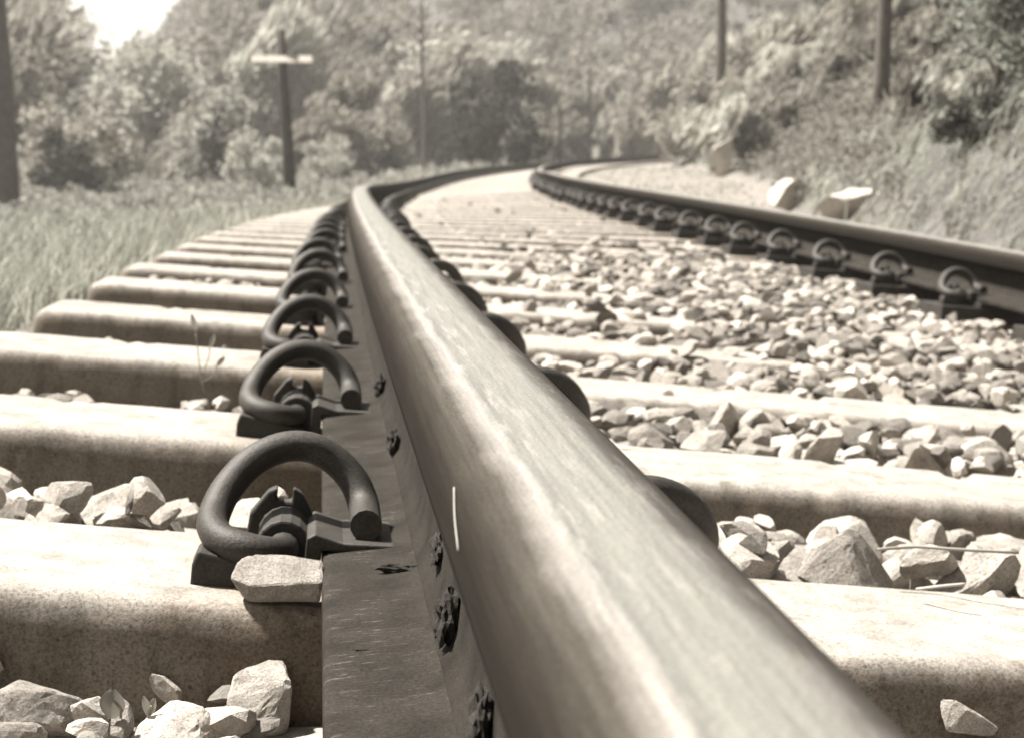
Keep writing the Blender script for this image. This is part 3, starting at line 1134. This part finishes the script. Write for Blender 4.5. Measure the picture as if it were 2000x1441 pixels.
def bush(px, py, D, h, kind, label, group=None, wide=1.0, name=None, sink=.0):
    """a bush whose foot stands on the ground below photo pixel px at D metres"""
    p = at(px, py, D)
    p.z = ground_at(p.x, p.y) - sink
    r = bpy.data.objects.new(name or "bush", None)
    COL.objects.link(r)
    r.location = p
    r.rotation_euler = (0, 0, random.uniform(-.5, .5) if 'lean' in kind else random.uniform(0, 6.28))
    r.scale = (h * wide, h * wide, h)
    cr, tr = random.choice(KIND[kind])
    link("crown", cr, r)
    link("trunk", tr, r)
    tag(r, label, "tree" if name and 'tree' in name else "bush", group)
    return r


def back(px_range, n, D0, D1, h0, h1, kinds, where, group, wide=(.8, 1.3)):
    for k in range(n):
        px = random.uniform(*px_range)
        kd = random.choice(kinds)
        bush(px, 300, random.uniform(D0, D1), random.uniform(h0, h1), kd, WORDS[kd] + " " + where, group, random.uniform(*wide))


# wooded slope across the back
for j, (x0, x1) in enumerate([(-100, 150), (390, 620), (620, 900), (1000, 1330)]):
    back((x0, x1), 6, 60, 84, 2.6, 4.4, ['mid', 'tree', 'pale', 'lean', 'palelean'], "high on the wooded slope", "bushes on the wooded slope")
back((-80, 720), 11, 40, 54, 1.3, 2.3, ['mid', 'pale', 'lean', 'mid'], "at the slope's foot", "bushes at the foot of the slope")
back((700, 1300), 14, 58, 72, 2.0, 3.4, ['mid', 'lean', 'palelean', 'lean'], "outside the far curve", "bushes outside the far curve")
back((150, 390), 4, 58, 70, 1.5, 2.0, ['mid', 'pale'], "under the gap of open sky", "bushes under the sky gap")
back((190, 350), 3, 58, 70, 2.9, 3.6, ['pale', 'tree', 'pale'], "half closing the sky gap", "bushes under the sky gap")
# the bank on the inside of the curve
back((1730, 2060), 12, 15, 21, .5, 1.0, ['lean', 'palelean', 'lean'], "on the steep inner bank", "bushes on the steep bank", (.8, 1.3))
back((1450, 1740), 9, 24, 31, .6, 1.2, ['lean', 'palelean', 'lean'], "above the boulders", "bushes above the boulders", (.8, 1.3))
back((1330, 1720), 13, 34, 48, 1.0, 2.2, ['lean', 'palelean', 'palelean', 'mid'], "higher up the inner bank", "bushes higher up the bank", (.8, 1.3))
back((1770, 2100), 7, 10.5, 13, .35, .65, ['lean', 'palelean'], "low on the near bank", "bushes low on the bank", (.8, 1.2))
# ones the photo singles out
bush(945, 285, 48, 2.8, 'dark', "dark round-topped tree standing alone beyond the far curve", None, .8, "small_tree")
bush(500, 300, 36, 1.15, 'pale', "bright pale bush just behind the telegraph pole", None, 1.0)
bush(640, 300, 37, 1.0, 'pale', "lower pale bush to the rail side of the telegraph pole", None, 1.1)
bush(445, 230, 46, 1.9, 'dark', "dark bush above the bright pale one by the pole", None, .6)
bush(140, 320, 38, 1.3, 'dark', "wide dark bush beside the trunk at the verge edge", None, 1.0)
bush(735, 280, 52, 1.6, 'dark', "dark bush between the pole and the round-topped tree", None, .6)
bush(1335, 330, 42, .95, 'dark', "dark bush at the bend where the track goes out of sight", None, .8)
bush(1940, 420, 10.0, .62, 'green', "fresh green bush low on the bank at the picture's edge", None, 1.1)
bush(1900, 440, 9.3, .24, 'dark', "small dark bush just above the far rail", None, 1.4)
bush(1130, 280, 62, 1.1, 'dark', "dark bush behind the thin marker post", None, .8)
bush(1210, 280, 62, 1.5, 'dark', "dark upright bush beyond the inside rail", None, .7)
bush(1392, 250, 31, 1.75, 'palelean', "pale plumed bush hiding the foot of the thin dark trunk", None, 1.2)
bush(1470, 250, 26, .75, 'dark', "dark bush in the hollow beside the slanting pale rock", None, .7)
bush(1880, 200, 14, .7, 'dark', "dark bush in the shaded hollow beside the straight trunk", None, .8)


def trunk_tree(px, py, D, h, r0, label, lean=(0, 0), crown=True):
    p = at(px, py, D)
    p.z = ground_at(p.x, p.y)
    o = bpy.data.objects.new("tree", None)
    COL.objects.link(o)
    o.location = p
    mb = MB()
    top = Vector((lean[0] * h, lean[1] * h, h))
    pts = [Vector((0, 0, -.3)), Vector((lean[0] * .2 * h + .02, 0, h * .25)), Vector((lean[0] * .55 * h - .02, 0, h * .55)), top]
    mb.tube(spline(pts, 4), list(np.interp(np.linspace(0, 1, 13), [0, .1, 1], [r0 * 1.3, r0, r0 * .35])), 10)
    r = np.random.default_rng(int(px))
    cen = []
    for k in range(9):
        z = h * r.uniform(.62, 1.0)
        b0 = Vector((lean[0] * z, 0, z * .93))
        e = b0 + Vector((r.uniform(-1, 1), r.uniform(-1, 1), r.uniform(.1, .7))) * h * .2
        mb.tube([b0, b0.lerp(e, .5) + Vector((0, 0, .1)), e], [r0 * .4, r0 * .25, r0 * .1], 5)
        cen.append(e)
    t = mb.mesh("trunk", True)
    t.materials.append(M['bark'])
    link("trunk", t, o)
    V, Fc = leaf_cloud(500, np.array(cen), np.full((9, 1), h * .11), .12, r)
    cr = mesh_np("crown", V, Fc)
    cr.materials.append(M['leaf_mid'])
    link("crown", cr, o)
    tag(o, label, "tree")


trunk_tree(6, 335, 30, 8, .24, "thick shaded tree trunk at the verge edge of the view", (-.012, 0))
trunk_tree(1405, 130, 34, 9, .115, "thin dark trunk rising out of the bank above the slanting pale rock", (.006, 0))
trunk_tree(1718, 230, 15.5, 8, .064, "dark straight trunk rising from the bank above the two boulders", (.012, 0))
trunk_tree(1975, 100, 18, 7, .09, "dark trunk among the shaded growth at the bank end of the view", (.02, 0))
trunk_tree(828, 290, 54, 6.5, .09, "slim pale trunk standing before the slope by the dark tree", (-.006, 0))


def fill_wood():
    """the far slope beyond the single bushes: a mass of leaves nobody could count"""
    r = np.random.default_rng(77)
    n = 760
    cen, rad = [], []
    while len(cen) < n:
        px = r.uniform(-250, 1750)
        D = r.uniform(48 if px < 420 else 68, 128)
        p = at(px, 200, D)
        low = 120 < px < 420
        z = ground_at(p.x, p.y)
        cen.append((p.x, p.y, z + (r.uniform(-.3, .5) if low else r.uniform(.2, 4.2))))
        rad.append(r.uniform(.5, .9) if low else r.uniform(.5, 1.5))
    for _ in range(260):
        p = at(r.uniform(90, 450), 200, r.uniform(70, 134))
        cen.append((p.x, p.y, ground_at(p.x, p.y) + r.uniform(-.2, .5)))
        rad.append(r.uniform(.6, 1.1))
    for _ in range(240):
        p = at(r.uniform(850, 1800), 200, r.uniform(85, 134))
        cen.append((p.x, p.y, ground_at(p.x, p.y) + r.uniform(-.2, 2.0)))
        rad.append(r.uniform(.6, 1.3))
    V, Fc = leaf_cloud(165000, np.array(cen), np.array(rad)[:, None], .5, r, .3, .3, (.9, 0, .8))
    me = mesh_np("far_wood", V, Fc)
    o = link("far_wood", me, None, M['leaf_mid'])
    tag(o, "mass of woodland covering the far slope", None, None, 'stuff')


fill_wood()


def grass(name, n, s0, s1, a_of, h0, h1, label, m, lean=(0, 0), seed=1, wd=.0006):
    r = np.random.default_rng(seed)
    s = s0 + (s1 - s0) * r.random(n) ** 1.4
    a = a_of(s, r)
    x, y, _ = tk(s, a, 0 * a)
    z = ground_z(s, a) - .02
    tuft = .55 + .45 * wave(x, y, 3.3, 2) * wave(x, y, 7.1, 4) + .3 * r.random(n)
    h = r.uniform(h0, h1, n) * np.clip(tuft, .25, 1.3)
    d = np.hypot(x, y)
    w = np.clip(wd * d, .002, .05)
    q = r.uniform(0, 2 * PI, n)
    ox, oy = np.cos(q) * w, np.sin(q) * w
    lx = lean[0] * h + r.normal(0, .35, n) * h
    ly = lean[1] * h + r.normal(0, .35, n) * h
    P0 = np.stack([x - ox, y - oy, z], 1)
    P1 = np.stack([x + ox, y + oy, z], 1)
    P2 = np.stack([x + lx * .35 + ox * .7, y + ly * .35 + oy * .7, z + h * .6], 1)
    P3 = np.stack([x + lx * .35 - ox * .7, y + ly * .35 - oy * .7, z + h * .6], 1)
    P4 = np.stack([x + lx, y + ly, z + h], 1)
    V = np.stack([P0, P1, P2, P3, P4], 1).reshape(-1, 3)
    b = np.arange(n)[:, None] * 5
    Fc = np.concatenate([b + np.array([0, 1, 2]), b + np.array([0, 2, 3]), b + np.array([3, 2, 4])])
    me = mesh_np(name, V, Fc)
    o = link(name, me, None, M[m])
    tag(o, label, None, None, 'stuff')


grass("verge_grass", 150000, 2.0, 60, lambda s, r: -(np.interp(s, [1.5, 3, 5, 7, 12, 60], [.80, .62, .58, .52, .5, .5]) + (r.random(len(s)) ** 1.5) * np.interp(s, [3, 12, 30, 60], [1.2, 4, 11, 16])), .03, .20,
      "soft grey-green grass and weeds covering the verge", 'grass', (.1, 0), 3)
grass("bank_grass", 110000, 3.5, 48, lambda s, r: np.interp(s, BANK_S, BANK_A) + .05 + (r.random(len(s)) ** .9) * np.interp(s, [3, 12, 44], [5, 9, 12]), .07, .30,
      "long leaning grass on the steep bank inside the curve", 'grass', (.75, 0), 4, .0009)
grass("bench_grass", 5000, 8, 40, lambda s, r: 1.95 + r.random(len(s)) ** 1.0 * (np.interp(s, BANK_S, BANK_A) - 2.0), .02, .07,
      "short sparse grass on the gravel bench beside the far rail", 'grass', (.1, 0), 5)


def weeds(name, n, per, s0, s1, a_of, r0, r1, label, m, seed):
    """low leafy weeds among the grass"""
    r = np.random.default_rng(seed)
    s_ = s0 + (s1 - s0) * r.random(n) ** 1.5
    a_ = a_of(s_, r)
    x, y, _ = tk(s_, a_, 0 * a_)
    rd = r.uniform(r0, r1, n) * np.clip(.4 + s_ / 25, .4, 2.0)
    cen = np.stack([x, y, ground_z(s_, a_) + rd * .4], 1)
    V, Fc = leaf_cloud(n * per, cen, rd[:, None], 1.0, r, .5, .45)
    # leaf size grows with the clump it belongs to
    C = V.reshape(-1, 4, 3).mean(1, keepdims=True)
    d = np.hypot(C[:, 0, 0], C[:, 0, 1])[:, None, None]
    V = (C + (V.reshape(-1, 4, 3) - C) * np.clip(d * .0034, .012, .12)).reshape(-1, 3)
    o = link(name, mesh_np(name, V, Fc), None, M[m])
    tag(o, label, None, None, 'stuff')


weeds("verge_weeds", 1300, 60, 3.0, 45, lambda s, r: -(np.interp(s, [3, 5, 12], [.85, .8, .75]) + r.random(len(s)) ** 1.3 * np.interp(s, [3, 12, 30, 60], [1.0, 3.5, 9, 14])), .05, .15,
      "pale broad-leaved weeds scattered through the verge grass", 'leaf_pale', 21)
weeds("bank_weeds", 2400, 60, 4, 48, lambda s, r: np.interp(s, BANK_S, BANK_A) + .1 + r.random(len(s)) * np.interp(s, [3, 12, 44], [4, 7, 10]), .08, .22,
      "soft leafy undergrowth on the steep bank", 'leaf_mid', 22)


def tuft(px, py, D, h, label):
    r = random.Random(px)
    g = at(px, py, D)
    mb = MB()
    for k in range(9):
        q = r.uniform(0, 6.28)
        e = Vector((math.cos(q) * h * .5, math.sin(q) * h * .5, h * r.uniform(.6, 1)))
        mb.tube([g, g + e * .5 + Vector((0, 0, h * .12)), g + e], [.0022, .0018, .0006], 4)
    o = link("weed_tuft", mb.mesh("weed_tuft", True), None, M['leaf_mid'])
    tag(o, label, "weed", "weeds between the sleepers")


tuft(1033, 468, 5.2, .045, "larger of the two weeds sprouting in the middle of the track")
tuft(1180, 474, 5.2, .030, "smaller weed sprouting nearer the dark far rail")
tuft(863, 442, 6.2, .020, "tiny weed close beside the near rail's curve")

# ------------------------------------------------------------------ poles, posts, boulders
def pole(px, base_y, top_y, D, w, label):
    p = at(px, base_y, D)
    z = ground_at(p.x, p.y)
    top = at(px - 22, top_y, D)
    o = bpy.data.objects.new("telegraph_pole", None)
    COL.objects.link(o)
    o.location = (p.x, p.y, z)
    mb = MB()
    d = top - Vector((p.x, p.y, z))
    mb.tube([Vector((0, 0, -.4)), d * .3, d * .7, d], [w * .56, w * .54, w * .46, w * .42], 12)
    t = mb.mesh("post", True)
    t.materials.append(M['wood'])
    link("post", t, o)
    c = MB()
    k = (base_y - 113) / (base_y - top_y)
    h = d * k
    hw = 57 / F_PX * D
    y0 = h.y - w * .5
    prof = [(y0 - .13, h.z - .06), (y0 - .13, h.z - .045), (y0 - .02, h.z + .06), (y0 + .002, h.z + .06), (y0 + .002, h.z - .06)]
    V = [(h.x + e * hw, y, z) for e in (-1, 1) for y, z in prof]
    c.add(V, [(0, 1, 2, 3, 4), (9, 8, 7, 6, 5)] + [(k, (k + 1) % 5, (k + 1) % 5 + 5, k + 5) for k in range(5)])
    t = c.mesh("crossarm", False, .008)
    t.materials.append(M['pale_wood'])
    link("crossarm", t, o)
    for e in (-.5, .5):
        bolt = MB().tube([(h.x + hw * e, h.y - w * .4, h.z + .06), (h.x + hw * e, h.y - w * .4, h.z + .11)], .018, 8)
        link("insulator_pin", bolt.mesh("insulator_pin", True), o, M['iron'])
    tag(o, label, "pole")


pole(569, 368, 58, 30, .185, "dark wooden pole with one pale crossarm leaning over the verge")


def post(px, top_y, D, w, label):
    p = at(px, 300, D)
    z = ground_at(p.x, p.y)
    top = at(px, top_y, D)
    mb = MB()
    mb.tube([(0, 0, -.3), (0, 0, (top.z - z) * .5), (.01, 0, top.z - z - .03), (.01, 0, top.z - z)], [w, w * .95, w * .9, w * .5], 8)
    o = link("marker_post", mb.mesh("marker_post", True), None, M['wood'])
    o.location = (p.x, p.y, z)
    tag(o, label, "post", "thin posts by the far curve")


post(1093, 205, 36, .035, "thin dark post at the near end of the far curve's loop")
post(1150, 130, 50, .035, "taller fainter post behind the far curve")
post(1290, 150, 56, .03, "faint thin post at the foot of the bank by the bend")


def hit(px, py, D0=5.0):
    """distance at which the sight line of a photo pixel meets the ground"""
    D = D0
    while D < 90:
        p = at(px, py, D)
        if p.z < ground_at(p.x, p.y): return D
        D += .1
    return D


def boulder(px, base, wpx, hpx, seed, label, rot=0, tilt=0):
    D = hit(px, base)
    me = stone_mesh("boulder", 4, seed, 16, (1, .8, .85), .09, M['boulder'])
    me.polygons.foreach_set('use_smooth', np.full(len(me.polygons), True))
    w, h = wpx / F_PX * D, hpx / F_PX * D
    p = at(px, base, D)
    o = link("boulder", me)
    o.location = (p.x, p.y, p.z + h * .42)
    o.scale = (w / 1.7, w / 2, h / 1.4)
    o.rotation_euler = (0, tilt, rot)
    tag(o, label, "boulder", "pale boulders at the foot of the bank")


boulder(1545, 414, 120, 76, 71, "low rounded pale boulder behind the far rail", .2, .1)
boulder(1668, 421, 130, 66, 72, "tilted pale boulder with a shaded underside behind the far rail", -.1, -.28)
boulder(1424, 347, 74, 105, 95, "slanting pale rock set in the bank above the bench", .3, .55)
boulder(915, 290, 75, 22, 97, "long low pale rock in front of the dark round-topped tree", .1, .05)

# bushes that only their place tells apart: say which one by counting across the view
by = {}
for o in SC.objects:
    if o.get('category') == 'bush': by.setdefault(o['label'], []).append(o)
for lb, os_ in by.items():
    if len(os_) < 2: continue
    os_.sort(key=lambda o: (in_view(o.location) or (0,))[0])
    head = lb.replace("bush ", "bushes ", 1)
    for k, o in enumerate(os_):
        o['label'] = "%s from left of %s" % ((["first"] + ORD[1:])[k], head)

# ------------------------------------------------------------------ air
bm = bmesh.new()
bmesh.ops.create_cube(bm, size=1.0)
hz = link("haze", from_bm("haze", bm))
bpy.context.view_layer.update()
zs = [(o.matrix_world @ Vector(c)).z for o in SC.objects if o.type == 'MESH' and o is not hz for c in o.bound_box]
gz = [v.co.z for v in SC.objects['ground'].data.vertices]
z0, z1 = min(gz) - 1.0, max(zs) + .5
hz.location = (0, 60, (z0 + z1) / 2)
hz.scale = (420, 420, z1 - z0)
mh = bpy.data.materials.new("haze")
mh.use_nodes = True
mh.node_tree.nodes.clear()
pv = nd(mh.node_tree, "ShaderNodeVolumePrincipled", Density=.0014, Anisotropy=.1)
pv.inputs['Color'].default_value = (.95, .92, .87, 1)
ho = nd(mh.node_tree, "ShaderNodeOutputMaterial")
mh.node_tree.links.new(pv.outputs[0], ho.inputs['Volume'])
hz.data.materials.append(mh)
tag(hz, "thin summer haze over the valley", None, None, 'stuff')
